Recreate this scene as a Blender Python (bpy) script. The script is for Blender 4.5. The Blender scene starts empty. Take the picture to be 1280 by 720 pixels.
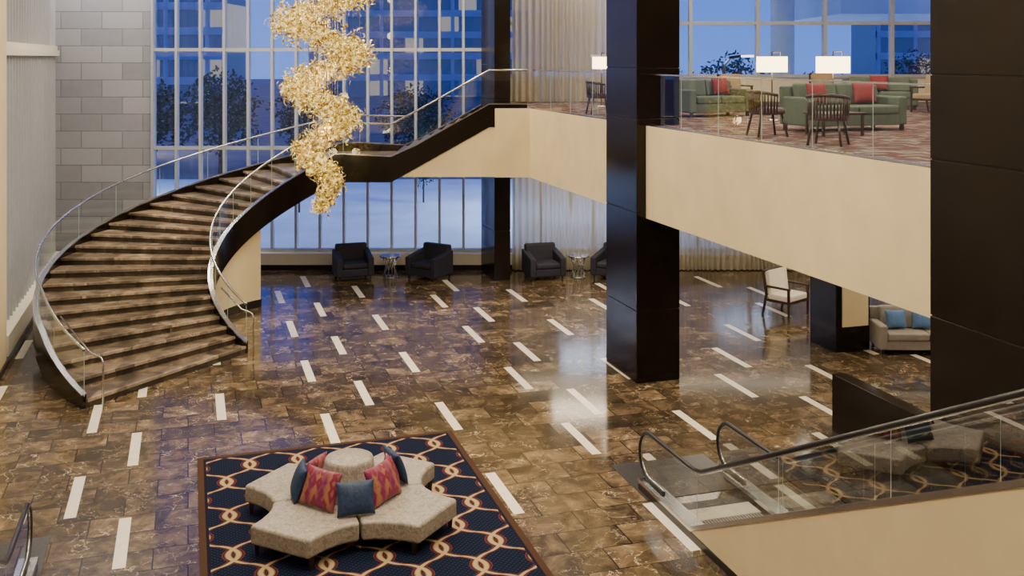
import bpy, math, random
from mathutils import Vector, Matrix
random.seed(7)
R=math.radians
ANG=math.atan2(.2974,.9548)          # hall axes (u,v) are turned 17.3 deg from the window wall
CA,SA=math.cos(ANG),math.sin(ANG)
def W(u,v,z=0): return (CA*u-SA*v, SA*u+CA*v, z)
MEZ=5.06; CEIL=10.5; BACK=31.7

# ---------------------------------------------------------------- materials
def newmat(name):
    m=bpy.data.materials.new(name); m.use_nodes=True
    nt=m.node_tree; nt.nodes.clear()
    out=nt.nodes.new('ShaderNodeOutputMaterial')
    return m,nt,out
def N(nt,typ,**kw):
    n=nt.nodes.new(typ)
    for k,v in kw.items():
        if k.startswith('i_'):
            n.inputs[k[2:].replace('_',' ')].default_value=v
        else: setattr(n,k,v)
    return n
def math_(nt,op,a,b=None):
    n=nt.nodes.new('ShaderNodeMath'); n.operation=op
    for i,x in enumerate((a,b)):
        if x is None: continue
        if isinstance(x,(int,float)): n.inputs[i].default_value=x
        else: nt.links.new(x,n.inputs[i])
    return n.outputs[0]
def mixc(nt,fac,a,b):
    n=nt.nodes.new('ShaderNodeMix'); n.data_type='RGBA'
    if isinstance(fac,(int,float)): n.inputs[0].default_value=fac
    else: nt.links.new(fac,n.inputs[0])
    for i,x in ((6,a),(7,b)):
        if isinstance(x,tuple): n.inputs[i].default_value=(x[0],x[1],x[2],1)
        else: nt.links.new(x,n.inputs[i])
    return n.outputs[2]
def ramp(nt,fac,stops):
    n=nt.nodes.new('ShaderNodeValToRGB'); e=n.color_ramp.elements
    while len(e)<len(stops): e.new(.5)
    for k,(p,c) in enumerate(stops):
        e[k].position=p; e[k].color=(c[0],c[1],c[2],1)
    nt.links.new(fac,n.inputs[0]); return n.outputs[0]
def bsdf(nt,out,col,rough=.5,metal=0,emis=None,es=0,spec=.5,bump=None,bs=.2,coat=0):
    p=nt.nodes.new('ShaderNodeBsdfPrincipled')
    if isinstance(col,tuple): p.inputs['Base Color'].default_value=(col[0],col[1],col[2],1)
    else: nt.links.new(col,p.inputs['Base Color'])
    if isinstance(rough,(int,float)): p.inputs['Roughness'].default_value=rough
    else: nt.links.new(rough,p.inputs['Roughness'])
    p.inputs['Metallic'].default_value=metal
    p.inputs['Specular IOR Level'].default_value=spec
    p.inputs['Coat Weight'].default_value=coat
    if emis: 
        p.inputs['Emission Color'].default_value=(*emis,1); p.inputs['Emission Strength'].default_value=es
    if bump is not None:
        b=nt.nodes.new('ShaderNodeBump'); b.inputs['Strength'].default_value=bs; b.inputs['Distance'].default_value=.02
        nt.links.new(bump,b.inputs['Height']); nt.links.new(b.outputs[0],p.inputs['Normal'])
    nt.links.new(p.outputs[0],out.inputs[0]); return p
def plain(name,col,rough=.5,metal=0,var=.12,scale=6,emis=None,es=0,bs=.0,coat=0,spec=.5):
    m,nt,out=newmat(name)
    tc=N(nt,'ShaderNodeTexCoord'); n=N(nt,'ShaderNodeTexNoise',i_Scale=scale,i_Detail=4.0)
    nt.links.new(tc.outputs['Object'],n.inputs['Vector'])
    c1=tuple(c*(1-var) for c in col); c2=tuple(min(1,c*(1+var)) for c in col)
    c=ramp(nt,n.outputs[0],[(.3,c1),(.7,c2)])
    bsdf(nt,out,c,rough,metal,emis,es,spec,n.outputs[0] if bs else None,bs,coat)
    return m

def marble_tiles(name,tile=True,dark=1.0,rough=.09,veins=1.0,spec=.5,sat=.95):
    m,nt,out=newmat(name)
    tc=N(nt,'ShaderNodeTexCoord')
    br=N(nt,'ShaderNodeTexBrick',offset=.5)
    br.inputs['Color1'].default_value=(0,0,0,1); br.inputs['Color2'].default_value=(1,1,1,1)
    br.inputs['Mortar'].default_value=(.5,.5,.5,1)
    br.inputs['Scale'].default_value=1; br.inputs['Mortar Size'].default_value=.008 if tile else 0
    br.inputs['Mortar Smooth'].default_value=0
    br.inputs['Brick Width'].default_value=.86; br.inputs['Row Height'].default_value=.573
    nt.links.new(tc.outputs['Object'],br.inputs['Vector'])
    rnd=math_(nt,'MULTIPLY',br.outputs['Color'],37.0)
    def noise(scale,detail,dist,rr=.6):
        n=N(nt,'ShaderNodeTexNoise',noise_dimensions='4D'); n.inputs['Scale'].default_value=scale
        n.inputs['Detail'].default_value=detail; n.inputs['Distortion'].default_value=dist; n.inputs['Roughness'].default_value=rr
        nt.links.new(tc.outputs['Object'],n.inputs['Vector']); nt.links.new(rnd,n.inputs['W']); return n
    a=noise(1.7,9,1.2,rr=.68).outputs[0]
    d=dark
    base=ramp(nt,a,[(.30,(.016*d,.010*d,.005*d)),(.46,(.052*d,.034*d,.017*d)),(.60,(.115*d,.078*d,.040*d)),(.78,(.34*d,.25*d,.145*d))])
    wn=noise(2.4,5,.4)
    off=nt.nodes.new('ShaderNodeVectorMath'); off.operation='SCALE'; nt.links.new(wn.outputs['Color'],off.inputs[0]); off.inputs['Scale'].default_value=.95
    ad=nt.nodes.new('ShaderNodeVectorMath'); ad.operation='ADD'; nt.links.new(tc.outputs['Object'],ad.inputs[0]); nt.links.new(off.outputs[0],ad.inputs[1])
    vo=N(nt,'ShaderNodeTexVoronoi',feature='DISTANCE_TO_EDGE',voronoi_dimensions='4D'); vo.inputs['Scale'].default_value=2.6
    nt.links.new(ad.outputs[0],vo.inputs['Vector']); nt.links.new(rnd,vo.inputs['W'])
    vein=ramp(nt,vo.outputs[0],[(.0,(1,1,1)),(.018,(0,0,0))])
    v2=noise(2.0,4,1.0).outputs[0]; patch=ramp(nt,v2,[(.46,(0,0,0)),(.62,(1,1,1))])
    c=mixc(nt,math_(nt,'MULTIPLY',math_(nt,'MULTIPLY',vein,patch),.8*veins),base,(.56*d,.44*d,.28*d))
    tone=math_(nt,'ADD',math_(nt,'MULTIPLY',br.outputs['Color'],.95),.55)
    tn=nt.nodes.new('ShaderNodeVectorMath'); tn.operation='SCALE'
    nt.links.new(c,tn.inputs[0]); nt.links.new(tone,tn.inputs['Scale'])
    hs=N(nt,'ShaderNodeHueSaturation'); hs.inputs['Saturation'].default_value=sat; nt.links.new(tn.outputs[0],hs.inputs['Color'])
    c=hs.outputs[0]
    if tile: c=mixc(nt,br.outputs['Fac'],c,(.008,.006,.004))
    bsdf(nt,out,c,rough,0,spec=spec)
    return m
M={}
M['floor']=marble_tiles('marble_floor',dark=1.38,rough=.12,spec=.36)
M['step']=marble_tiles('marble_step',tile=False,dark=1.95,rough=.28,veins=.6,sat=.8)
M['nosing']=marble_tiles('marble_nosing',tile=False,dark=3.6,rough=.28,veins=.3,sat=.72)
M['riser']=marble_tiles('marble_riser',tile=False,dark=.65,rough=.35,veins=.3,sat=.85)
M['inlay']=plain('white_marble_inlay',(.86,.80,.66),.16,var=.06)
M['beige']=plain('beige_plaster',(.77,.63,.37),.65,var=.06,scale=1.5)
M['cream']=plain('cream_trim',(.76,.70,.58),.5,var=.03)
M['dark']=plain('espresso_panel',(.009,.0055,.004),.2,var=.25,scale=3,spec=.28)
M['base']=plain('black_base',(.010,.008,.006),.3,spec=.3)
M['steel']=plain('brushed_steel',(.58,.58,.56),.22,1,var=.05)
M['mull']=plain('silver_mullion',(.50,.52,.55),.4,.3,var=.04)
M['rubber']=plain('handrail_rubber',(.012,.012,.013),.3)
M['wood']=plain('dark_wood',(.03,.014,.008),.3,var=.3)
M['navy']=plain('navy_upholstery',(.018,.017,.032),.75,var=.25,scale=14)
M['bone']=plain('ivory_upholstery',(.78,.72,.60),.8,var=.05)
M['green']=plain('sage_upholstery',(.085,.115,.085),.85,var=.1)
M['greys']=plain('greige_upholstery',(.33,.29,.25),.85,var=.1)
M['taupe']=plain('taupe_upholstery',(.36,.26,.16),.85,var=.1)
M['wine']=plain('wine_upholstery',(.06,.018,.022),.5,var=.2)
M['red']=plain('red_pillow_cloth',(.22,.015,.022),.7)
M['blue']=plain('blue_pillow_cloth',(.10,.21,.44),.7,var=.15,scale=25)
M['teal']=plain('deep_blue_pillow_cloth',(.009,.030,.085),.6,var=.35,scale=22,bs=.3)
M['trunk']=plain('bark',(.07,.05,.035),.9)
M['leaf']=plain('foliage',(.015,.045,.035),.8,var=.5,scale=1)
M['plaza']=plain('plaza_concrete',(.80,.84,.88),.7,var=.10,scale=.4)
M['road']=plain('asphalt',(.18,.18,.22),.6,var=.3,scale=.3)
M['bconc']=plain('pale_concrete',(.55,.58,.66),.8,var=.08,scale=.5)
M['shade']=plain('lamp_shade',(.9,.8,.6),.8,var=.02,emis=(1,.76,.38),es=7)
M['bulb']=plain('added_lamp_lens',(.9,.85,.7),.5,var=.02,emis=(1,.85,.6),es=4)
M['panel']=plain('frosted_panel',(.52,.51,.54),.5,var=.06,scale=1)
M['steelplate']=plain('landing_plate_metal',(.10,.10,.10),.38,.8,var=.2,scale=30)

def damask():
    m,nt,out=newmat('damask_upholstery')
    tc=N(nt,'ShaderNodeTexCoord')
    n=N(nt,'ShaderNodeTexNoise',i_Scale=11.0,i_Detail=3.0,i_Distortion=1.5)
    nt.links.new(tc.outputs['Object'],n.inputs['Vector'])
    c=ramp(nt,n.outputs[0],[(.42,(.31,.265,.215)),(.5,(.43,.38,.315)),(.56,(.26,.225,.18))])
    bsdf(nt,out,c,.42,0,bump=n.outputs[0],bs=.15); return m
M['damask']=damask()
def glass(name,tint=(.95,.98,.97),f0=.05):
    m,nt,out=newmat(name)
    t=N(nt,'ShaderNodeBsdfTransparent'); t.inputs[0].default_value=(*tint,1)
    g=N(nt,'ShaderNodeBsdfGlossy'); g.inputs['Roughness'].default_value=.01; g.inputs[0].default_value=(.95,.97,1,1)
    f=N(nt,'ShaderNodeLayerWeight'); f.inputs[0].default_value=.5
    mx=N(nt,'ShaderNodeMixShader')
    fac=math_(nt,'ADD',math_(nt,'MULTIPLY',math_(nt,'POWER',f.outputs['Facing'],5.0),.8),f0)
    nt.links.new(fac,mx.inputs[0]); nt.links.new(t.outputs[0],mx.inputs[1]); nt.links.new(g.outputs[0],mx.inputs[2])
    nt.links.new(mx.outputs[0],out.inputs[0]); return m
M['glass']=glass('railing_glass',(.95,.975,.965),.05)
M['eglass']=glass('escalator_glass',(.70,.72,.70),.22)
M['wglass']=glass('window_glass',(.90,.95,1.0),.04)
M['edge']=plain('glass_edge',(.38,.52,.47),.15,.0,var=.05)
def sheer():
    m,nt,out=newmat('sheer_curtain')
    d=N(nt,'ShaderNodeBsdfDiffuse'); d.inputs[0].default_value=(.60,.54,.40,1)
    t=N(nt,'ShaderNodeBsdfTranslucent'); t.inputs[0].default_value=(.60,.56,.44,1)
    tr=N(nt,'ShaderNodeBsdfTransparent')
    a=N(nt,'ShaderNodeMixShader',i_Fac=.3); b=N(nt,'ShaderNodeMixShader',i_Fac=.14)
    nt.links.new(d.outputs[0],a.inputs[1]); nt.links.new(t.outputs[0],a.inputs[2])
    nt.links.new(a.outputs[0],b.inputs[1]); nt.links.new(tr.outputs[0],b.inputs[2])
    nt.links.new(b.outputs[0],out.inputs[0]); return m
M['sheer']=sheer()
def stone():
    m,nt,out=newmat('stone_block_wall')
    tc=N(nt,'ShaderNodeTexCoord'); mp=N(nt,'ShaderNodeMapping'); mp.inputs['Rotation'].default_value=(R(90),0,0)
    nt.links.new(tc.outputs['Object'],mp.inputs[0])
    br=N(nt,'ShaderNodeTexBrick',offset=.5)
    br.inputs['Color1'].default_value=(.22,.225,.25,1); br.inputs['Color2'].default_value=(.36,.36,.39,1)
    br.inputs['Mortar'].default_value=(.12,.12,.13,1); br.inputs['Scale'].default_value=1
    br.inputs['Mortar Size'].default_value=.014; br.inputs['Brick Width'].default_value=1.25; br.inputs['Row Height'].default_value=.52
    nt.links.new(mp.outputs[0],br.inputs['Vector'])
    n=N(nt,'ShaderNodeTexNoise',i_Scale=5.0,i_Detail=8.0); nt.links.new(tc.outputs['Object'],n.inputs['Vector'])
    c=mixc(nt,math_(nt,'MULTIPLY',n.outputs[0],.45),br.outputs['Color'],(.40,.40,.43))
    bsdf(nt,out,c,.75,bump=br.outputs['Fac'],bs=-.4); return m
M['stone']=stone()
def rugmat():
    m,nt,out=newmat('trellis_rug')
    tc=N(nt,'ShaderNodeTexCoord'); s=N(nt,'ShaderNodeSeparateXYZ'); nt.links.new(tc.outputs['Object'],s.inputs[0])
    u,v=s.outputs[0],s.outputs[1]
    P,Q=.74,1.2
    def line(amp,shift):
        sv=math_(nt,'SINE',math_(nt,'MULTIPLY',v,2*math.pi/Q))
        # flattened sine gives ogee curves with rounded shoulders
        sh=math_(nt,'MULTIPLY',math_(nt,'SIGN',sv),math_(nt,'POWER',math_(nt,'ABSOLUTE',sv),.75))
        f=math_(nt,'FRACT',math_(nt,'ADD',math_(nt,'ADD',math_(nt,'MULTIPLY',u,1/P),math_(nt,'MULTIPLY',sh,amp)),10+shift))
        return math_(nt,'ABSOLUTE',math_(nt,'SUBTRACT',f,.5))
    l1=line(.34,0); l2=line(-.34,.5)
    d=math_(nt,'MINIMUM',l1,l2)
    du=math_(nt,'SINE',math_(nt,'MULTIPLY',u,2*math.pi/.075)); dv=math_(nt,'SINE',math_(nt,'MULTIPLY',v,2*math.pi/.075))
    dots=math_(nt,'GREATER_THAN',math_(nt,'MULTIPLY',du,dv),.35)
    cell=mixc(nt,dots,(.004,.006,.016),(.011,.020,.055))
    c=mixc(nt,math_(nt,'LESS_THAN',d,.108),cell,(.10,.020,.028))
    c=mixc(nt,math_(nt,'LESS_THAN',d,.080),c,(.012,.007,.010))
    c=mixc(nt,math_(nt,'LESS_THAN',d,.062),c,(.17,.085,.04))
    c=mixc(nt,math_(nt,'LESS_THAN',d,.040),c,(.38,.285,.155))
    eu=math_(nt,'SUBTRACT',2.08,math_(nt,'ABSOLUTE',u)); ev=math_(nt,'SUBTRACT',3.2,math_(nt,'ABSOLUTE',v))
    e=math_(nt,'MINIMUM',eu,ev)
    c=mixc(nt,math_(nt,'LESS_THAN',e,.13),c,(.008,.008,.02))
    c=mixc(nt,math_(nt,'LESS_THAN',e,.09),c,(.06,.03,.018))
    bsdf(nt,out,c,.95,spec=.1); return m
M['rug']=rugmat()
def carpet():
    m,nt,out=newmat('lounge_carpet')
    tc=N(nt,'ShaderNodeTexCoord'); 
    br=N(nt,'ShaderNodeTexBrick',offset=.5)
    br.inputs['Color1'].default_value=(.045,.024,.022,1); br.inputs['Color2'].default_value=(.20,.165,.15,1); br.inputs['Mortar'].default_value=(.33,.29,.25,1)
    br.inputs['Scale'].default_value=1; br.inputs['Mortar Size'].default_value=.03; br.inputs['Brick Width'].default_value=.6; br.inputs['Row Height'].default_value=.3
    n=N(nt,'ShaderNodeTexNoise',i_Scale=3.0,i_Detail=4.0); nt.links.new(tc.outputs['Object'],n.inputs['Vector'])
    nt.links.new(tc.outputs['Object'],br.inputs['Vector'])
    c=mixc(nt,ramp(nt,n.outputs[0],[(.45,(0,0,0)),(.55,(1,1,1))]),br.outputs['Color'],(.11,.05,.048))
    bsdf(nt,out,c,.95,spec=.1); return m
M['carpet']=carpet()
def redgold():
    m,nt,out=newmat('magenta_gold_brocade')
    tc=N(nt,'ShaderNodeTexCoord')
    mp=N(nt,'ShaderNodeMapping'); mp.inputs['Scale'].default_value=(1,1,.6); nt.links.new(tc.outputs['Object'],mp.inputs[0])
    vo=N(nt,'ShaderNodeTexVoronoi',distance='MANHATTAN'); vo.inputs['Scale'].default_value=9; nt.links.new(mp.outputs[0],vo.inputs['Vector'])
    w=N(nt,'ShaderNodeTexWave'); w.inputs['Scale'].default_value=1.5; w.inputs['Distortion'].default_value=3
    nt.links.new(mp.outputs[0],w.inputs['Vector'])
    c=ramp(nt,vo.outputs[0],[(.22,(.32,.15,.06)),(.34,(.23,.008,.03)),(.66,(.20,.008,.045)),(.84,(.32,.14,.06))])
    c=mixc(nt,math_(nt,'MULTIPLY',w.outputs[1],.75),c,(.18,.006,.09))
    bsdf(nt,out,c,.45); return m
M['brocade']=redgold()
def crystal():
    m,nt,out=newmat('amber_glass_ribbon')
    tc=N(nt,'ShaderNodeTexCoord'); n=N(nt,'ShaderNodeTexNoise',i_Scale=9.0,i_Detail=2.0); nt.links.new(tc.outputs['Object'],n.inputs['Vector'])
    c=ramp(nt,n.outputs[0],[(.36,(.26,.15,.015)),(.50,(.72,.52,.10)),(.64,(1,.88,.42))])
    p=bsdf(nt,out,c,.15,.4)
    nt.links.new(c,p.inputs['Emission Color'])
    nt.links.new(ramp(nt,n.outputs[0],[(.42,(.06,.06,.06)),(.66,(1,1,1))]),p.inputs['Emission Strength'])  # emission stands in for lamplight caught in the glass ribbons
    return m
M['crystal']=crystal()
def facade():
    m,nt,out=newmat('office_glazing')
    tc=N(nt,'ShaderNodeTexCoord'); mp=N(nt,'ShaderNodeMapping'); mp.inputs['Rotation'].default_value=(R(90),0,0)
    nt.links.new(tc.outputs['Object'],mp.inputs[0])
    br=N(nt,'ShaderNodeTexBrick',offset=0)
    br.inputs['Color1'].default_value=(0,0,0,1); br.inputs['Color2'].default_value=(1,1,1,1)
    br.inputs['Scale'].default_value=1; br.inputs['Mortar Size'].default_value=0; br.inputs['Brick Width'].default_value=3.0; br.inputs['Row Height'].default_value=3.6
    nt.links.new(mp.outputs[0],br.inputs['Vector'])
    p=bsdf(nt,out,(.03,.06,.16),.3)
    nt.links.new(ramp(nt,br.outputs['Color'],[(.84,(.014,.04,.125)),(.9,(.42,.36,.26))]),p.inputs['Emission Color'])  # blue stop is a painted glow on unlit panes; warm stop, lit windows
    p.inputs['Emission Strength'].default_value=.9
    return m
M['facade']=facade()

# ---------------------------------------------------------------- mesh building
def emp(name,loc=(0,0,0),rz=0):
    o=bpy.data.objects.new(name,None); bpy.context.collection.objects.link(o)
    o.location=loc; o.rotation_euler=(0,0,rz); o.empty_display_size=.2; return o
class B:
    def __init__(s): s.v=[]; s.f=[]; s.m=[]; s.sm=[]
    def add(s,vs,fs,mi=0,sm=False):
        o=len(s.v); s.v+= [tuple(p) for p in vs]
        for f in fs: s.f.append(tuple(i+o for i in f)); s.m.append(mi); s.sm.append(sm)
    def box(s,x0,x1,y0,y1,z0,z1,mi=0):
        vs=[(x,y,z) for z in (z0,z1) for y in (y0,y1) for x in (x0,x1)]
        s.add(vs,[(0,2,3,1),(4,5,7,6),(0,1,5,4),(2,6,7,3),(0,4,6,2),(1,3,7,5)],mi)
        return s
    def prism(s,poly,z0,z1,mi=0,mt=None):
        n=len(poly); vs=[(x,y,z0) for x,y in poly]+[(x,y,z1) for x,y in poly]
        s.add(vs,[tuple(range(n-1,-1,-1))]+[(i,(i+1)%n,n+(i+1)%n,n+i) for i in range(n)],mi)
        s.add(vs[n:],[tuple(range(n))],mi if mt is None else mt)
        return s
    def xprism(s,poly,x0,x1,mi=0):      # polygon in (y,z), extruded along x
        n=len(poly); vs=[(x0,y,z) for y,z in poly]+[(x1,y,z) for y,z in poly]
        s.add(vs,[tuple(range(n)),tuple(range(2*n-1,n-1,-1))]+[(i,n+i,n+(i+1)%n,(i+1)%n) for i in range(n)],mi); return s
    def yprism(s,poly,y0,y1,mi=0):      # polygon in (x,z)
        n=len(poly); vs=[(x,y0,z) for x,z in poly]+[(x,y1,z) for x,z in poly]
        s.add(vs,[tuple(range(n)),tuple(range(2*n-1,n-1,-1))]+[(i,n+i,n+(i+1)%n,(i+1)%n) for i in range(n)],mi); return s
    def sweep(s,secs,mi=0,closed=True,sm=False):
        k=len(secs[0]); vs=[p for q in secs for p in q]; fs=[]
        for i in range(len(secs)-1):
            for j in range(k):
                fs.append((i*k+j,i*k+(j+1)%k,(i+1)*k+(j+1)%k,(i+1)*k+j))
        if closed:
            fs.append(tuple(range(k-1,-1,-1))); fs.append(tuple((len(secs)-1)*k+j for j in range(k)))
        s.add(vs,fs,mi,sm); return s
    def lathe(s,prof,cx=0,cy=0,n=32,mi=0,sm=True):
        vs=[(cx+r*math.cos(2*math.pi*j/n),cy+r*math.sin(2*math.pi*j/n),z) for r,z in prof for j in range(n)]
        fs=[(i*n+j,i*n+(j+1)%n,(i+1)*n+(j+1)%n,(i+1)*n+j) for i in range(len(prof)-1) for j in range(n)]
        s.add(vs,fs,mi,sm)
        s.add(vs[:n],[tuple(range(n-1,-1,-1))],mi); s.add(vs[-n:],[tuple(range(n))],mi); return s
    def tube(s,path,r,n=8,mi=0):
        P=[Vector(p) for p in path]; secs=[]; up=Vector((0,0,1)); prev=None
        for i,p in enumerate(P):
            t=(P[min(i+1,len(P)-1)]-P[max(i-1,0)]).normalized()
            if prev is None:
                a=t.cross(up)
                if a.length<.01: a=t.cross(Vector((1,0,0)))
                a.normalize()
            else:
                a=(prev-t*prev.dot(t)).normalized()
            prev=a; b=t.cross(a)
            secs.append([p+a*r*math.cos(2*math.pi*j/n)+b*r*math.sin(2*math.pi*j/n) for j in range(n)])
        return s.sweep(secs,mi,True,True)
    def obj(s,name,mats,parent=None,loc=(0,0,0),rz=0,bevel=0,seg=2,sub=0):
        me=bpy.data.meshes.new(name); me.from_pydata(s.v,[],s.f); 
        if not isinstance(mats,(list,tuple)): mats=[mats]
        for m in mats: me.materials.append(m)
        for i,p in enumerate(me.polygons): p.material_index=s.m[i]; p.use_smooth=s.sm[i]
        me.validate()
        import bmesh
        bm=bmesh.new(); bm.from_mesh(me); bmesh.ops.remove_doubles(bm,verts=bm.verts,dist=1e-5) if bevel or sub else None
        bmesh.ops.recalc_face_normals(bm,faces=bm.faces); bm.to_mesh(me); bm.free()
        o=bpy.data.objects.new(name,me); bpy.context.collection.objects.link(o)
        o.location=loc; o.rotation_euler=(0,0,rz)
        if parent: o.parent=parent
        if bevel:
            b=o.modifiers.new('bevel','BEVEL'); b.width=bevel; b.segments=seg; b.limit_method='ANGLE'; b.angle_limit=R(35)
            for p in me.polygons: p.use_smooth=True
            w=o.modifiers.new('wn','WEIGHTED_NORMAL'); w.keep_sharp=True
        if sub:
            q=o.modifiers.new('sub','SUBSURF'); q.levels=sub; q.render_levels=sub
            for p in me.polygons: p.use_smooth=True
        return o
def pillow(name,w,h,t,mat,parent,loc,rot):
    b=B(); n=12; vs=[]; fs=[]
    for s_ in (1,-1):
        for j in range(n+1):
            for i in range(n+1):
                x=2*i/n-1; y=2*j/n-1
                th=((1-abs(x)**2.4)*(1-abs(y)**2.4))**.55
                px=x*w/2*(1-.09*(1-abs(y)**2)*abs(x)); py=y*h/2*(1-.09*(1-abs(x)**2)*abs(y))
                vs.append((px,s_*t/2*th,py))
    m=(n+1)**2
    for s_ in (0,1):
        for j in range(n):
            for i in range(n):
                a=s_*m+j*(n+1)+i; q=(a,a+1,a+n+2,a+n+1); fs.append(q if s_ else q[::-1])
    b.add(vs,fs,0,True); o=b.obj(name,mat,parent,loc,sub=1); o.rotation_euler=rot; return o

# ================================================================= ROOM SHELL
fl=B().prism([(-3.9,-4),(22.5,-4),(22.5,26.2),(-3.9,34.42)],-.12,0).obj('floor',M['floor'],rz=ANG)
st=B()
for base,odd in ((-1.57,1),(-.83,0),(.57,1),(2.34,0),(3.2,1),(4.44,0)):
    for k in range(-1,3):
        u=base+7.87*k
        if u<-3.7 or u>21: continue
        for n in range(-4,8):
            v1=(17.12 if odd else 15.4)+3.44*n
            if v1>33.2-.311*(u+3.9) or v1<-1: continue
            st.add([(u-.08,v1-1.5,.002),(u+.08,v1-1.5,.002),(u+.08,v1,.002),(u-.08,v1,.002)],[(0,1,2,3)])
o=st.obj('floor_inlay',M['inlay'],parent=fl)
B().prism([(-4.2,-4.3),(22.8,-4.3),(22.8,26.5),(-4.2,34.8)],CEIL,CEIL+.2).obj('ceiling',M['cream'],rz=ANG)
B().box(-4.2,22.8,-4.3,-4.0,-.12,CEIL).obj('wall_front',M['beige'],rz=ANG)
B().box(22.5,22.8,-4.0,26.2,-.12,CEIL).obj('wall_right',M['beige'],rz=ANG)
wl=emp('wall_left',rz=ANG)
B().box(-4.2,-3.9,-4.0,34.4,-.12,CEIL).obj('wall_panel',M['panel'],wl)
b=B()
v=24.2
while v<34.1:
    b.box(-3.9,-3.80,v,v+.05,.55,6.45); b.box(-3.9,-3.80,v,v+.05,6.75,CEIL); v+=.42
b.obj('fins',M['mull'],wl)
B().box(-3.9,-3.72,24,34.2,6.45,6.62).box(-3.9,-3.78,24,34.2,6.62,6.75).box(-3.9,-3.60,24,34.1,.12,.55).obj('ledge',M['cream'],wl)
B().box(-3.9,-3.56,-4,34.0,0,.12).obj('baseboard',M['base'],wl)
B().box(-3.9,-3.6,21.5,23.75,.12,CEIL).obj('pilaster',M['beige'],wl)
B().box(-14.3,-10.97,BACK,BACK+.4,-.12,CEIL).obj('wall_back',M['stone'])

# window wall ------------------------------------------------------
def window(name,x0,x1,z0,z1,step,hz,mw=.07):
    e=emp(name,(0,BACK,0))
    fr=B(); n=max(1,round((x1-x0)/step)); s=(x1-x0)/n
    for i in range(n+1):
        x=x0+i*s; fr.box(x-mw/2,x+mw/2,-.14,.10,z0,z1)
    for z in hz: fr.box(x0,x1,-.09,.09,z-.05,z+.05)
    fr.obj('frame',M['mull'],e)
    B().box(x0,x1,.0,.012,z0,z1).obj('glass_pane',M['wglass'],e)
    return e
window('window_1',-10.93,-.75,.5,CEIL,.745,[.54,3.65,6.64,9.2])
window('window_2',-.7,13.6,.5,3.25,1.6,[.54,3.2])
window('window_3',-.7,13.6,MEZ+.72,CEIL,2.05,[MEZ+.78,7.45,9.2],.1)
B().box(-.7,14.2,BACK-.02,BACK+.3,3.25,MEZ+.72).obj('trim_1',M['cream'])
B().box(-10.95,13.9,BACK-.40,BACK+.3,.16,.5).obj('trim_2',M['cream'])
B().box(-10.95,13.9,BACK-.38,BACK+.28,0,.16).obj('baseboard_back',M['base'])
def curtain(name,x0,x1,z0,z1,y):
    b=B(); n=int((x1-x0)/.02); vs=[]; ph=0
    for i in range(n+1):
        x=x0+(x1-x0)*i/n; ph+=.02*2*math.pi/(.16+.05*math.sin(x*3.1))
        yy=.05*math.sin(ph)
        for k,z in enumerate((z0,(z0+z1)/2,z1)):
            vs.append((x+.01*math.sin(ph*.5+k),y+yy*(1.1-.2*k),z))
    fs=[(i*3+k,(i+1)*3+k,(i+1)*3+k+1,i*3+k+1) for i in range(n) for k in range(2)]
    b.add(vs,fs,0,True); return b.obj(name,M['sheer'])
curtain('sheer_curtain',.0,13.0,.03,3.22,BACK-.48)
curtain('sheer_curtain',.0,5.05,MEZ+.02,CEIL-.05,BACK-.3)

# mezzanine --------------------------------------------------------
def UV(x,y): return (CA*x+SA*y,-SA*x+CA*y)
pts=[UV(-.45,27.42),(8.6,(27.42-SA*8.6)/CA),(8.6,-3.95),(22.45,-3.95),UV(13.6,31.62)[0:2],UV(-.45,31.62)]
B().prism(pts,3.24,MEZ,0,1).obj('mezzanine_floor',[M['beige'],M['carpet']],rz=ANG)
B().box(-3.9,8.58,-3.95,1.75,4.5,MEZ).obj('bridge_floor',M['carpet'],rz=ANG)

def column(name,u0,u1,v0,v1,seams):
    e=emp(name,rz=ANG); z=[0]+seams+[CEIL]
    b=B()
    for a,c in zip(z[:-1],z[1:]): b.box(u0,u1,v0,v1,a+.008,c-.008)
    b.obj('panels',M['dark'],e,bevel=.006,seg=1)
    B().box(u0+.015,u1-.015,v0+.015,v1-.015,0,CEIL-.01).obj('core',M['base'],e)
    return e
SE=[1.42,3.35,5.2,6.2,8.1]
column('column',8.4,9.33,18.75,20.3,SE)
column('column',8.4,9.33,8.72,10.3,SE)
column('column',8.38,8.86,28.6,30.0,SE)
c4=emp('column',rz=ANG)
B().box(13.4,14.25,19.42,20.4,0,3.23).obj('panels',M['dark'],c4)
B().box(13.55,14.2,19.39,19.42,.55,2.2).obj('lit_niche',M['beige'],c4)
B().box(10.34,10.6,9.3,15.1,0,1.08).obj('low_wall',M['dark'],rz=ANG,bevel=.005,seg=1)

def rail(name,u,v0,v1):
    e=emp(name,rz=ANG); n=max(1,round((v1-v0)/1.35)); s=(v1-v0)/n
    g=B(); ed=B()
    for i in range(n):
        a=v0+i*s+.006; c=v0+(i+1)*s-.006
        g.add([(u,a,MEZ),(u,c,MEZ),(u,c,MEZ+1.0),(u,a,MEZ+1.0)],[(0,1,2,3)])
        ed.box(u-.005,u+.005,a-.004,a-.0,MEZ,MEZ+1.0)
    g.obj('glass_panels',M['glass'],e); ed.obj('glass_edges',M['edge'],e)
    B().box(u-.014,u+.014,v0,v1,MEZ+.995,MEZ+1.02).obj('top_cap',M['steel'],e)
    B().box(u-.03,u+.03,v0,v1,MEZ,MEZ+.03).obj('shoe',M['steel'],e)
rail('glass_railing',8.66,20.32,25.95)
rail('glass_railing',8.66,10.32,18.73)

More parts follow.
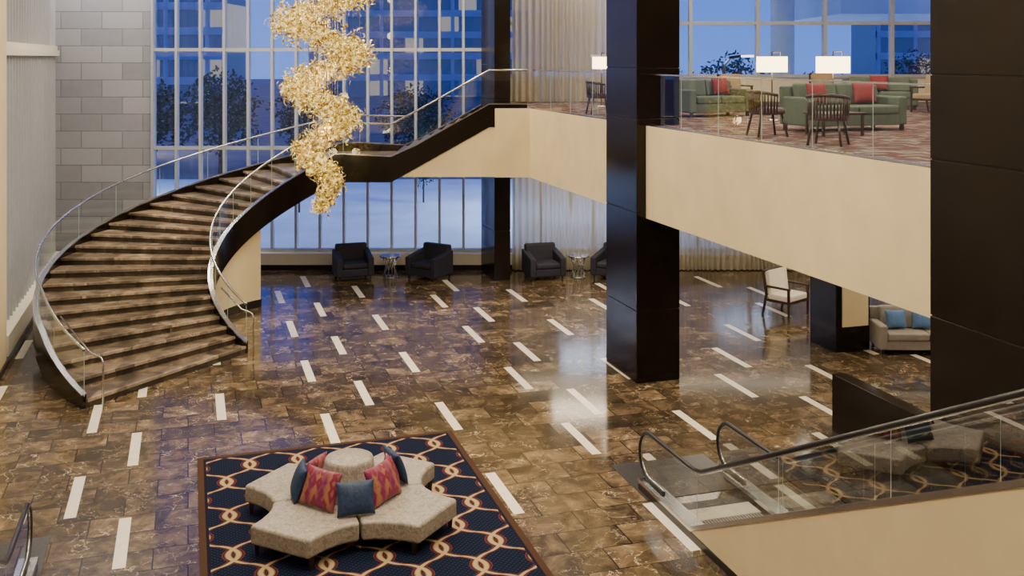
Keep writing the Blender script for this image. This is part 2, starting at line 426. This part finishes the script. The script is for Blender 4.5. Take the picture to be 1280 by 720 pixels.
# ================================================================= GRAND STAIR
CX,CY=-4.4,24.85; RI=2.7; A0,A1=240.0,96.0; NS=22; ZL=3.6; RISE=ZL/NS; DA=(A0-A1)/NS
def RO(a): return 6.35+(.45*((a-215)/25)**1.5 if a>215 else 0)
def zl(a): return max(0,min(ZL,ZL*(A0-a)/(A0-A1)))
def pol(r,a): return (CX+r*math.cos(R(a)),CY+r*math.sin(R(a)))
YF=CY+RI; YB=CY+6.35; XL0=-3.2; XL1=-.6; 
stair=emp('curved_staircase')
tr=B(); rs=B(); ns_=B()
def arcblock(b,a0,a1,r0f,r1f,zb,zt,mi=0,n=3):
    secs=[]
    for k in range(n+1):
        a=a0+(a1-a0)*k/n; p=pol(r0f(a),a); q=pol(r1f(a),a)
        b0=zb(a) if callable(zb) else zb; t0=zt(a) if callable(zt) else zt
        secs.append([(p[0],p[1],b0),(q[0],q[1],b0),(q[0],q[1],t0),(p[0],p[1],t0)])
    b.sweep(secs,mi)
for i in range(NS):
    s=A0-i*DA; e=s-DA; zt=(i+1)*RISE
    arcblock(tr,s+.4,e-.1,lambda a:RI+.03,lambda a:RO(a)-.03,zt-.05,zt)
    p0=Vector(pol(RI+.04,s+.42)); p1=Vector(pol(RO(s)-.04,s+.42)); t=Vector((math.sin(R(s)),-math.cos(R(s))))*.055
    ns_.sweep([[(p0.x,p0.y,zt-.052),(p0.x,p0.y,zt+.003),(p0.x+t.x,p0.y+t.y,zt+.003),(p0.x+t.x,p0.y+t.y,zt-.052)],[(p1.x,p1.y,zt-.052),(p1.x,p1.y,zt+.003),(p1.x+t.x,p1.y+t.y,zt+.003),(p1.x+t.x,p1.y+t.y,zt-.052)]])
    arcblock(rs,s,e,lambda a:RI+.03,lambda a:RO(a)-.03,max(0,zt-RISE-.22),zt-.05)
arcblock(tr,A1,90,lambda a:RI,lambda a:RO(a),ZL-.06,ZL)
tr.box(CX,XL0,YF,YB,ZL-.06,ZL)
nu=9; run=(XL1-XL0)/(nu-1); r2=(MEZ-ZL)/nu
for i in range(nu):
    x=XL0+i*run; z=ZL+(i+1)*r2; x1=x+run if i<nu-1 else -.45
    tr.box(x-.03,x1,YF,YB,z-.045,z); rs.box(x,x1,YF,YB,z-r2-.12,z-.045)
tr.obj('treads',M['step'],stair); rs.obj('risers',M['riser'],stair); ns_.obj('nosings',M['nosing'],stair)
so=B()
arcblock(so,A0-9,90,lambda a:RI+.02,lambda a:RO(a)-.02,lambda a:max(.0,zl(a)-.45),lambda a:max(.01,zl(a)-.12),n=50)
so.yprism([(CX,ZL-.5),(XL0,ZL-.5),(XL1,MEZ-.5),(-.45,MEZ-.5),(-.45,MEZ-.08),(XL1,MEZ-.2),(XL0,ZL-.08),(CX,ZL-.08)],YF+.02,YB-.02)
so.obj('soffit',M['dark'],stair)
def path(inner):
    out=[]
    a=A0
    while a>90:
        r=RI if inner else RO(a); p=pol(r,a); out.append((p[0],p[1],zl(a),math.cos(R(a)),math.sin(R(a)),0)); a-=1.5
    y=YF if inner else YB
    out.append((CX,y,ZL,0,1,0)); out.append((XL0,y,ZL,0,1,.5)); 
    for k in range(1,5):
        t=k/4; out.append((XL0+(XL1-XL0)*t,y,ZL+(MEZ-ZL)*t,0,1,1))
    out.append((.40 if inner else -.45,y,MEZ,0,1,1)); return out
for inner,nm in ((True,'inner'),(False,'outer')):
    P=path(inner)
    def strip(t0,t1,lo,hi):
        secs=[]
        for x,y,z,nx,ny,f in P:
            l=lo(z,f); h=hi(z,f)
            secs.append([(x+nx*t0,y+ny*t0,l),(x+nx*t1,y+ny*t1,l),(x+nx*t1,y+ny*t1,h),(x+nx*t0,y+ny*t0,h)])
        return B().sweep(secs)
    strip(-.05,.05,lambda z,f:max(0.002,z-.5),lambda z,f:z+.24-.14*f).obj(nm+'_stringer',M['dark'],stair)
    strip(-.055,.055,lambda z,f:z+.24-.14*f,lambda z,f:z+.265-.14*f).obj(nm+'_rail_shoe',M['steel'],stair)
    gl=B(); vs=[]
    for x,y,z,nx,ny,f in P: vs+=[(x,y,z+.25-.14*f),(x,y,z+1.05-.06*f)]
    gl.add(vs,[(2*k,2*k+2,2*k+3,2*k+1) for k in range(len(P)-1)],0,True)
    gl.obj(nm+'_glass',M['glass'],stair)
    hp=[(x,y,z+1.07-.06*f) for x,y,z,nx,ny,f in P]
    B().tube(hp,.028).obj(nm+'_handrail',M['steel'],stair)
    q=pol((RI+.14) if inner else (RO(A0)-.14),A0)
    fx,fy=math.cos(R(A0+90)),math.sin(R(A0+90))
    def fq(d,z): return (q[0]+fx*d,q[1]+fy*d,z)
    a2=A0-14; pr=pol((RI+.14) if inner else (RO(a2)-.14),a2)
    B().tube([(pr[0],pr[1],zl(a2)+1.0),fq(0,.98),fq(.22,.95),fq(.30,.93),fq(.34,.85),fq(.34,.0)],.018).obj(nm+'_grab_rail',M['steel'],stair)
    j=B()
    for idx in range(0,len(P),9):
        x,y,z,nx,ny,f=P[idx]
        j.box(x-.005,x+.005,y-.005,y+.005,z+.22-.1*f,z+1.03-.06*f)
    j.obj(nm+'_glass_joints',M['edge'],stair)
us=B()
arcblock(us,221,138,lambda a:RI+.06,lambda a:RO(a)-.1,0,lambda a:max(.005,zl(a)-.42),n=40)
us.yprism([(-2.95,3.24),(-.45,3.24),(-.45,4.58),(-.6,4.57)],YF-.02,YB-.1)
us.obj('under_stair_wall',M['beige'],stair)
ub=B(); arcblock(ub,220,137.8,lambda a:RI+.04,lambda a:RO(a)-.08,0,lambda a:min(.2,max(.004,zl(a)-.42)),n=40)
ub.obj('under_stair_base',M['base'],stair)

# ================================================================= CHANDELIER
ch=emp('spiral_chandelier',(-4.5,24.9,0))
def lerp(tab,y):
    for (a,va),(b,vb) in zip(tab[:-1],tab[1:]):
        if y<=b: return va+(vb-va)*max(0,(y-a))/(b-a)
    return tab[-1][1]
Rt=[(-90,.85),(30,.80),(75,.70),(110,.60),(150,.50),(190,.40),(240,.12)]
Tt=[(-90,.50),(60,.49),(110,.45),(150,.42),(200,.35),(250,.22)]
cb=B(); wires=B(); n=0
while n<7600:
    t=random.uniform(-90,262); Rr=lerp(Rt,t); T=lerp(Tt,t)
    if random.random()>(T/.5)**.8: continue
    ph=math.pi+math.pi*(t-25)/41
    z=6.4-(t-72)*24.9/1300
    rr=T*random.random()**.6; th=random.uniform(0,6.283); 
    c=Vector((Rr*math.cos(ph)+rr*math.cos(th),Rr*math.sin(ph)+rr*math.sin(th),z+random.gauss(0,T*.30)))
    rot=Matrix.Rotation(random.uniform(0,6.28),3,'Z')@Matrix.Rotation(random.uniform(-1.2,1.2),3,'X')@Matrix.Rotation(random.uniform(0,6.28),3,'Y')
    cr=random.uniform(.05,.14); tw=random.uniform(2.2,5.0); wd=random.uniform(.012,.030); rise=random.uniform(.03,.14)
    vs=[];K=8
    for k in range(K+1):
        a=tw*k/K; r_=cr*(1-.45*k/K)
        tap=math.sin(math.pi*(k+.4)/(K+.8))
        for s_ in (-1,1):
            vs.append(c+rot@Vector((r_*math.cos(a),r_*math.sin(a),rise*k/K+s_*wd*tap)))
    cb.add(vs,[(2*k,2*k+1,2*k+3,2*k+2) for k in range(K)],0,True)
    if n%130==0: wires.box(c.x-.003,c.x+.003,c.y-.003,c.y+.003,c.z,CEIL-.05)
    n+=1
cb.obj('glass_ribbons',M['crystal'],ch); wires.obj('suspension_wires',M['steel'],ch)
B().lathe([(1.1,CEIL-.08),(1.15,CEIL-.05),(1.15,CEIL-.001)]).obj('canopy',M['steel'],ch)
def light(name,typ,loc,power,col=(1,.8,.55),size=.3,rot=(0,0,0),sy=None,parent=None,spot=None):
    l=bpy.data.lights.new(name,typ); l.energy=power; l.color=col
    if typ=='AREA':
        l.size=size
        if sy: l.shape='RECTANGLE'; l.size_y=sy
    else: l.shadow_soft_size=size
    if spot: l.spot_size=spot; l.spot_blend=.8
    o=bpy.data.objects.new(name,l); bpy.context.collection.objects.link(o); o.location=loc; o.rotation_euler=rot
    if parent: o.parent=parent
    return o
for t in (-40,30,95,160,215):
    light('lamp','POINT',(0,0,6.4-(t-72)*24.9/1300),14,(1,.76,.38),.12,parent=ch)

# ================================================================= RUG + ROUND SOFA
rc=W(2.22,14.1)
rg=B().box(-2.08,2.08,-3.2,3.2,.003,.022).obj('area_rug',M['rug'],loc=rc,rz=ANG)
sc=W(2.12,14.35,.022)
sofa=emp('round_lobby_sofa',sc,ANG)
def arcpts(p,q,sag,n=8):
    p=Vector(p);q=Vector(q); m=(p+q)/2; nd=-m.normalized()
    return [tuple(p.lerp(q,k/n)+nd*sag*(1-(2*k/n-1)**2)) for k in range(n+1)]
full={0:arcpts((-.70,-1.32),(.70,-1.32),.32),1:arcpts((1.37,-.66),(1.37,.66),.34),2:arcpts((.7,1.32),(-.7,1.32),.32),3:arcpts((-1.37,.66),(-1.37,-.66),.34)}
for k in range(4):
    nx=(k+1)%4
    h1=full[k][4:]; h2=full[nx][:5]
    g=.012; sx=[1,1,-1,-1][k]; sy=[-1,1,1,-1][k]
    poly=[]
    for x,y in h1+h2: poly.append((sx*max(abs(x),g) if x*sx<=g else x, sy*max(abs(y),g) if y*sy<=g else y))
    i0=(sx*g,sy*.3); i1=(sx*.3,sy*g)
    start=h1[0]
    poly2=poly+([i1,i0] if abs(start[0])<.05 else [i0,i1])
    B().prism(poly2,.15,.40).obj('seat_section_%d'%(k+1),M['damask'],sofa,bevel=.045,seg=4)
    lg=B()
    for (x,y) in ((h1[-1]),(h2[0])):
        x*=.93;y*=.93
        lg.sweep([[(x-.022,y-.022,0),(x+.022,y-.022,0),(x+.022,y+.022,0),(x-.022,y+.022,0)],[(x-.035,y-.035,.16),(x+.035,y-.035,.16),(x+.035,y+.035,.16),(x-.035,y+.035,.16)]])
    lg.obj('legs_%d'%(k+1),M['wood'],sofa)
B().lathe([(.46,.38),(.45,.5),(.38,.62),(.345,.74),(.335,.84),(.32,.875),(.29,.89),(.0,.90)],n=40).obj('center_back',M['damask'],sofa)
B().box(-.35,.35,-.35,.35,.0,.3).obj('plinth',M['base'],sofa)
for nm,ang,w,h,mt,tilt,rad,zz in (('blue_cushion_1',-92,.54,.46,'teal',-24,.74,.61),('brocade_cushion_1',-140,.68,.54,'brocade',-22,.57,.645),('brocade_cushion_2',-46,.68,.54,'brocade',-22,.57,.645),
    ('blue_cushion_2',178,.54,.50,'teal',-20,.68,.62),('brocade_cushion_3',-8,.50,.46,'brocade',-20,.58,.62),('blue_cushion_3',14,.54,.50,'teal',-20,.70,.63),('brocade_cushion_4',140,.5,.46,'brocade',-20,.58,.60)):
    a=R(ang); pillow(nm,w,h,.17,M[mt],sofa,(rad*math.cos(a),rad*math.sin(a),zz),(R(tilt),0,a+math.pi/2))

# ================================================================= ESCALATORS
def escalator(u0):
    e=emp('escalator',W(u0,0),ANG)
    SL=.496; V0=14.35; VK=12.5; VE=1.85
    def zi(v): return max(0,(VK-v)*SL)
    Wd=1.5; ze=zi(VE)
    for s_,x0,x1 in ((1,0,.09),(2,Wd-.09,Wd)):
        B().xprism([(V0-.25,.1),(V0-.25,.14),(VK,.14),(VE,.14+ze),(VE,.1)],x0,x1).obj('cladding_%d'%s_,M['beige'],e)
        B().box(x0-.012,x1+.012,VE,V0-.2,0,.1).obj('skirt_base_%d'%s_,M['base'],e)
    for s_,x0,x1 in ((1,-.01,.2),(2,Wd-.2,Wd+.01)):
        B().xprism([(V0-.18,.11),(V0-.18,.165),(VK,.165),(VE,.165+ze),(VE,.10+ze),(VK,.10)],x0,x1).obj('deck_%d'%s_,M['steel'],e)
    for s_,x in ((1,.10),(2,Wd-.10)):
        hc=13.98; rr=.345; zc=.525
        pth=[(x,hc-.45,zc-rr)]+[(x,hc+rr*math.cos(R(a)),zc+rr*math.sin(R(a))) for a in range(-90,91,15)]
        pth+=[(x,VK+.25,zc+rr),(x,VK+.05,zc+rr+.01),(x,VK-.15,zc+rr+.065),(x,VK-.5,zc+rr+zi(VK-.5)-.01),(x,VE,zc+rr+ze)]
        B().tube(pth,.032,10).obj('handrail_%d'%s_,M['rubber'],e)
        rail_=B().tube([(p[0],p[1]-(.04 if 0<i<14 else 0)*math.cos(R(-90+15*(i-1))),p[2]-(.035*math.sin(R(-90+15*(i-1))) if 0<i<14 else (.035 if i>=14 else -.035))) for i,p in enumerate(pth)],.012,6)
        rail_.obj('handrail_guide_%d'%s_,M['steel'],e)
        prof=[(p[1]-.02,p[2]) for p in pth[1:]]
        poly=[(hc-.3,.15)]+prof+[(VE,.16+ze),(VK,.16)]
        g=B(); g.add([(x,p[0],p[1]) for p in poly],[tuple(range(len(poly)))]); g.obj('glass_panel_%d'%s_,M['eglass'],e)
        j=B(); v=VK
        while v>VE:
            j.box(x-.002,x+.002,v-.003,v+.003,.16+zi(v),.86+zi(v)); v-=2.0
        j.obj('glass_joints_%d'%s_,M['edge'],e)
    b=B(); v=VK+.15; z=.0; k=0
    while z+.2<ze+.1:
        if k>0: b.box(.2,Wd-.2,v-.41,v,max(0,z-.3),z)
        v-=.40; z+=.2; k+=1
    b.obj('steps',M['steelplate'],e)
    B().box(.2,Wd-.2,VK-.25,VK+1.0,0,.012).obj('lower_steps',M['steelplate'],e)
    gr=B()
    for i in range(24): gr.box(.22+i*.045,.235+i*.045,VK-.2,VK+.40,.012,.02)
    gr.obj('comb_grooves',M['mull'],e)
    B().box(-.05,Wd+.05,V0-.6,V0+.75,.001,.010).obj('landing_plate',M['steelplate'],e)
    B().box(.2,Wd-.2,VK+.40,VK+.75,.012,.024).obj('comb_plate',M['cream'],e)
    return e
escalator(6.38); escalator(-3.3)

# ================================================================= FURNITURE
def armchair(loc,rz,mat,w=1.08,d=.92,h=.95):
    e=emp('club_armchair',loc,rz)      # faces -y locally
    B().box(-w/2+.17,w/2-.17,-d/2+.02,d/2-.2,.12,.34).obj('seat_base',mat,e,bevel=.03)
    B().box(-w/2+.18,w/2-.18,-d/2,d/2-.22,.34,.50).obj('seat_cushion',mat,e,bevel=.05,seg=3)
    B().xprism([(d/2-.28,.12),(d/2-.02,.12),(d/2+.03,h),(d/2-.16,h)],-w/2+.08,w/2-.08).obj('backrest',mat,e,bevel=.05,seg=3)
    for s in(-1,1):
        x=s*(w/2-.09)
        B().xprism([(-d/2,.12),(d/2-.02,.12),(d/2,.80),(-d/2,.64)],x-.09,x+.09).obj('arm_%s'%('l' if s<0 else 'r'),mat,e,bevel=.035,seg=3)
    lg=B()
    for x in(-w/2+.1,w/2-.1):
        for y in(-d/2+.08,d/2-.08): lg.box(x-.025,x+.025,y-.025,y+.025,0,.125)
    lg.obj('legs',M['wood'],e); return e
armchair((-4.62,30.2,0),R(18),M['navy'])
armchair((-2.40,30.2,0),R(-32),M['navy'])
armchair((.92,30.2,0),R(16),M['navy'])
armchair((2.95,30.2,0),R(-28),M['navy'])
def sidetable(loc):
    e=emp('round_side_table',loc)
    B().lathe([(.30,.60),(.31,.61),(.31,.63),(.30,.64)]).obj('top',M['steel'],e)
    B().lathe([(.22,.0),(.23,.01),(.23,.03),(.22,.035)]).obj('foot_ring',M['steel'],e)
    b=B()
    for k in range(10):
        a=2*math.pi*k/10; b.tube([(.2*math.cos(a),.2*math.sin(a),.03),(.13*math.cos(a+.3),.13*math.sin(a+.3),.32),(.22*math.cos(a+.6),.22*math.sin(a+.6),.6)],.016,6)
    b.obj('rods',M['steel'],e)
sidetable((-3.55,30.3,0)); sidetable((1.93,30.3,0))
def sofa2(name,loc,rz,w,d,h,mat,n=2,pil=()):
    e=emp(name,loc,rz)
    B().box(-w/2+.02,w/2-.02,-d/2+.03,d/2-.05,.10,.30).obj('base',mat,e,bevel=.02)
    cw=(w-.36)/n
    for i in range(n):
        x=-w/2+.18+i*cw
        B().box(x+.006,x+cw-.006,-d/2,d/2-.25,.30,.46).obj('seat_cushion_%d'%(i+1),mat,e,bevel=.04,seg=3)
        B().xprism([(d/2-.36,.46),(d/2-.18,.46),(d/2-.1,h),(d/2-.26,h)],x+.006,x+cw-.006).obj('back_cushion_%d'%(i+1),mat,e,bevel=.05,seg=3)
    B().xprism([(d/2-.18,.1),(d/2,.1),(d/2+.02,h-.05),(d/2-.1,h-.05)],-w/2,w/2).obj('back',mat,e,bevel=.03)
    for s in(-1,1):
        x=s*(w/2-.09); B().box(x-.09,x+.09,-d/2+.01,d/2-.02,.10,.62).obj('arm_%s'%('l' if s<0 else 'r'),mat,e,bevel=.04,seg=3)
    lg=B()
    for x in(-w/2+.08,w/2-.08):
        for y in(-d/2+.08,d/2-.08): lg.box(x-.03,x+.03,y-.03,y+.03,0,.11)
    lg.obj('legs',M['wood'],e)
    for i,(x,mt) in enumerate(pil):
        pillow('throw_pillow_%d'%(i+1),.5,.42,.16,M[mt],e,(x,d/2-.43,.68),(R(-16),0,R(6*(-1)**i)))
    return e
sofa2('lounge_sofa',(9.0,22.75,0),R(-2),2.15,.85,.92,M['greys'],2,((-.60,'blue'),(-.02,'blue')))
def mz(x,y): return (x,y,MEZ+.001)
sofa2('lounge_sofa',mz(6.15,19.3),R(20),2.15,.95,.86,M['green'],2,((-.55,'red'),(.5,'red')))
sofa2('lounge_sofa',mz(4.55,23.9),R(25),1.7,.9,.84,M['green'],2,((.3,'red'),))
sofa2('lounge_sofa',mz(9.6,27.2),R(-20),1.9,.9,.82,M['green'],2,((.0,'red'),))
def openchair(name,loc,rz,seat,frame=None,w=.62,h=.82,back=True,sc=1):
    frame=frame or M['wood']
    e=emp(name,loc,rz); e.scale=(sc,)*3
    B().box(-w/2+.05,w/2-.05,-.27,.24,.33,.46).obj('seat',seat,e,bevel=.03,seg=3)
    lg=B()
    for s in(-1,1):
        x=s*(w/2-.03)
        lg.sweep([[(x-.018,-.29,0),(x+.018,-.29,0),(x+.018,-.25,0),(x-.018,-.25,0)],[(x-.022,-.29,.6),(x+.022,-.29,.6),(x+.022,-.24,.6),(x-.022,-.24,.6)]])
        lg.sweep([[(x-.018,.34,0),(x+.018,.34,0),(x+.018,.38,0),(x-.018,.38,0)],[(x-.022,.24,.42),(x+.022,.24,.42),(x+.022,.29,.42),(x-.022,.29,.42)],[(x-.02,.33,h),(x+.02,.33,h),(x+.02,.37,h),(x-.02,.37,h)]])
        lg.box(x-.028,x+.028,-.3,.29,.585,.625)
        lg.box(x-.015,x+.015,-.27,.27,.30,.35)
    lg.box(-w/2+.03,w/2-.03,-.285,-.255,.29,.345); lg.box(-w/2+.03,w/2-.03,.25,.28,.29,.345)
    lg.box(-w/2+.02,w/2-.02,.325,.365,h-.05,h)
    lg.obj('frame',frame,e,bevel=.004,seg=1)
    B().xprism([(.16,.44),(.27,.44),(.345,h-.05),(.22,h+.02)],-w/2+.055,w/2-.055).obj('backrest',seat,e,bevel=.03,seg=2)
    return e
openchair('open_arm_chair',(6.85,25.9,0),R(42),M['bone'],w=.76,h=.92,sc=1.2)
def barrel(loc,rz):
    e=emp('spindle_back_chair',loc,rz)
    B().lathe([(.28,.38),(.30,.40),(.30,.46),(.26,.49)],n=28).obj('seat',M['wine'],e)
    b=B()
    arc=[(.31*math.cos(R(a)),.31*math.sin(R(a))) for a in range(-10,191,10)]
    b.tube([(x,y,.72+.05*(y/.31)) for x,y in arc],.028,8)
    for k in range(0,len(arc)):
        x,y=arc[k]; b.tube([(x*.93,y*.93,.42),(x,y,.72+.05*(y/.31))],.016,6)
    for sx in(-1,1):
        for sy in(-1,1): b.tube([(sx*.19,sy*.19,.4),(sx*.25,sy*.26,0)],.022,6)
    b.obj('frame',M['wood'],e); return e
barrel(mz(*W(9.35,13.75)[:2]),R(150)); barrel(mz(*W(9.4,15.6)[:2]),R(100)); barrel(mz(*W(9.3,22.9)[:2]),R(100))
for x,y,rz in ((5.8,27.0,20),(8.6,28.6,0),(10.2,25.4,-60)):
    openchair('open_arm_chair',mz(x,y),R(rz),M['taupe'],w=.7,h=.9)
def lamp(loc,w):
    e=emp('floor_lamp',loc)
    B().lathe([(.15,0),(.15,.02),(.02,.03)]).obj('base',M['steel'],e)
    B().tube([(.0,0,.02),(.0,0,1.46)],.014).obj('pole',M['wood'],e)
    b=B(); hw=w*.28
    b.tube([(0,0,1.46),(hw,0,1.46),(hw,0,1.0)],.012); b.obj('shade_bracket',M['wood'],e)
    n=28; 
    s=B(); vs=[(w/2*math.cos(2*math.pi*j/n),.6*w/2*math.sin(2*math.pi*j/n),z) for z in (1.03,1.36) for j in range(n)]
    s.add(vs,[(j,(j+1)%n,n+(j+1)%n,n+j) for j in range(n)],0,True); s.obj('shade',M['shade'],e)
    light('bulb','POINT',(0,0,1.18),40,(1,.76,.45),.1,parent=e)
lamp(mz(6.45,20.9),.68); lamp(mz(5.55,22.2),.66); lamp(mz(2.45,28.5),.5)
ct=emp('coffee_table',mz(5.55,17.9),R(20))
B().box(-.45,.45,-.28,.28,.36,.40).obj('top',M['wood'],ct,bevel=.008)
b=B()
for x in(-.4,.4):
    for y in(-.23,.23): b.box(x-.02,x+.02,y-.02,y+.02,0,.36)
b.obj('legs',M['wood'],ct)

# ================================================================= EXTERIOR
B().box(-70,90,BACK+.5,56,-.35,-.15).obj('plaza_ground',M['plaza'])
B().box(-200,200,56,320,-.6,-.2).obj('road_ground',M['road'])
def building(x0,x1,y,h,d=14):
    e=emp('office_building',(0,y,0))
    B().box(x0,x1,.6,d,-.2,h).obj('glazing',M['facade'],e)
    b=B(); z=3.6
    while z<h: b.box(x0-.3,x1+.3,0,.8,z-1.1,z); z+=3.6
    x=x0
    while x<=x1: b.box(x-.3,x+.3,.1,.7,-.2,h); x+=6
    b.obj('concrete_frame',M['bconc'],e)
building(-80,-42,150,50); building(-34,14,175,56); building(60,150,170,17)
def tree(x,y,h,r,me=[None,None]):
    e=emp('street_tree',(x,y,-.18)); e.scale=(r/2.2,r/2.2,h/6)
    if me[0] is None:
        b=B(); b.sweep([[(q*math.cos(k),q*math.sin(k),z) for k in (0,1.05,2.1,3.14,4.2,5.25)] for q,z in ((.16,0),(.11,1.8),(.06,4.2))])
        for k in range(7):
            a=k*.9; b.tube([(0,0,1.8+.25*k),(.7*math.cos(a),.7*math.sin(a),2.7+.25*k),(1.2*math.cos(a),1.2*math.sin(a),3.2+.28*k)],.035,5)
        o1=b.obj('trunk',M['trunk'],e)
        l=B()
        for k in range(2400):
            d=Vector((random.gauss(0,1),random.gauss(0,1),random.gauss(0,1))).normalized()*random.uniform(.1,1)**.5
            c=Vector((d.x*2.1,d.y*2.1,3.6+d.z*2.3))*1.0
            c+=Vector((math.sin(c.z*3+c.y*2)*.3,math.sin(c.x*3)*.3,math.sin(c.x*2.3+c.y*3)*.35))
            a=Vector((random.gauss(0,1),random.gauss(0,1),random.gauss(0,1))).normalized()*.12; bb=a.orthogonal().normalized()*.07
            l.add([c-a,c+bb,c+a,c-bb],[(0,1,2,3)])
        o2=l.obj('foliage',M['leaf'],e); me[0]=o1.data; me[1]=o2.data
    else:
        for nm,m_ in (('trunk',me[0]),('foliage',me[1])):
            o=bpy.data.objects.new(nm,m_); bpy.context.collection.objects.link(o); o.parent=e
for x,y,h,r in ((-21,60,5.4,2.6),(-16.5,59,6.0,2.3),(-12,62,5.4,2.4),(-5.5,60,5,2.4),(4,60,5.5,2.2),(-25,66,6,2.8),(9,60,6.2,2.4),(12.5,58,6.8,2.8),(18,62,5.6,2.8),(-9,44,3.6,.6),(-4.0,47,3.6,.6),(25,64,7,2.6)):
    tree(x,y,h,r)
ec=emp('round_canopy_column',(10.4,40,0))
B().lathe([(.45,-.2),(.45,9.4)],n=32).obj('shaft',M['cream'],ec)
B().box(1.6,9,-2.0,8,8.0,9.2).obj('canopy',M['bconc'],ec)
def street(x,y,p=900,col=(.75,.85,1)):
    e=emp('added_street_lamp',(x,y,-.2))  # lamp posts added to brighten the plaza outside
    B().tube([(0,0,0),(0,0,6.2),(.3,0,6.6),(1.0,0,6.7)],.07,8).obj('post',M['base'],e)
    B().box(.8,1.4,-.12,.12,6.62,6.72).obj('head',M['bulb'],e)
    light('lamp','AREA',(1.1,0,6.55),p,col,3.0,parent=e)
street(10.2,50,700,(.6,.78,1)); street(-19.5,45,1300,(.66,.80,1)); street(2.5,44,1500,(.66,.80,1)); street(-28,70,1000,(1,.75,.5)); street(4,72,1000,(1,.78,.55))

# ================================================================= LIGHTING
w=bpy.data.worlds.new('dusk'); bpy.context.scene.world=w; w.use_nodes=True
nt=w.node_tree; bg=nt.nodes['Background']
tc=N(nt,'ShaderNodeTexCoord'); s=N(nt,'ShaderNodeSeparateXYZ'); nt.links.new(tc.outputs['Generated'],s.inputs[0])
c=ramp(nt,s.outputs[2],[(0,(.13,.28,.86)),(.2,(.055,.15,.70)),(1,(.035,.09,.5))])
nt.links.new(c,bg.inputs[0]); bg.inputs[1].default_value=1.4
WARM=(1,.85,.63)
for u,v in ((0,28),(5,27),(0,20),(5.5,19),(1,12),(6,11),(2,4)):
    x,y,_=W(u,v); light('ceiling_light','AREA',(x,y,CEIL-.08),470,WARM,1.8)
for u,v in ((12,16),(12,22),(17,20),(12,9),(17,12)):
    x,y,_=W(u,v); light('ceiling_light','AREA',(x,y,CEIL-.08),260,WARM,1.5)
for u,v,p in ((2.1,14.6,500),(-.5,19.5,460),(4.5,17.5,380),(6.3,22.5,450),(3.2,24,420),(6.5,13,380),(-1.6,27,720),(1.5,29.5,400)):
    x,y,_=W(u,v); light('ceiling_spot','SPOT',(x,y,CEIL-.1),p*2.2,WARM,.25,spot=R(50))
for u,v in ((10.5,23.5),(10.5,20.5),(11.2,17),(14.8,21.5),(16,18),(12,13.5),(10.2,26.5),(18,21)):
    x,y,_=W(u,v); light('soffit_downlight','AREA',(x,y,3.2),75,WARM,1.5)
light('curtain_wash','AREA',(6.4,BACK-1.15,3.18),95,WARM,12.4,sy=.5)
light('curtain_wash','AREA',(2.6,BACK-1.3,CEIL-.1),200,WARM,4.6,rot=(R(15),0,0),sy=.4)  # light added to lift the dark upper curtain
for x in (-13,-11.6): light('wall_wash','AREA',(x,BACK-1.6,CEIL-.1),90,(1,.96,.92),.5,rot=(R(15),0,0))

# ================================================================= CAMERA
cam=bpy.data.cameras.new('camera'); co=bpy.data.objects.new('camera',cam); bpy.context.collection.objects.link(co)
co.location=(0,0,6.4); co.rotation_euler=(R(90),0,0)
cam.sensor_width=36; cam.lens=1300/1280*36; cam.shift_y=-.225; cam.clip_end=600; cam.clip_start=.1
bpy.context.scene.camera=co
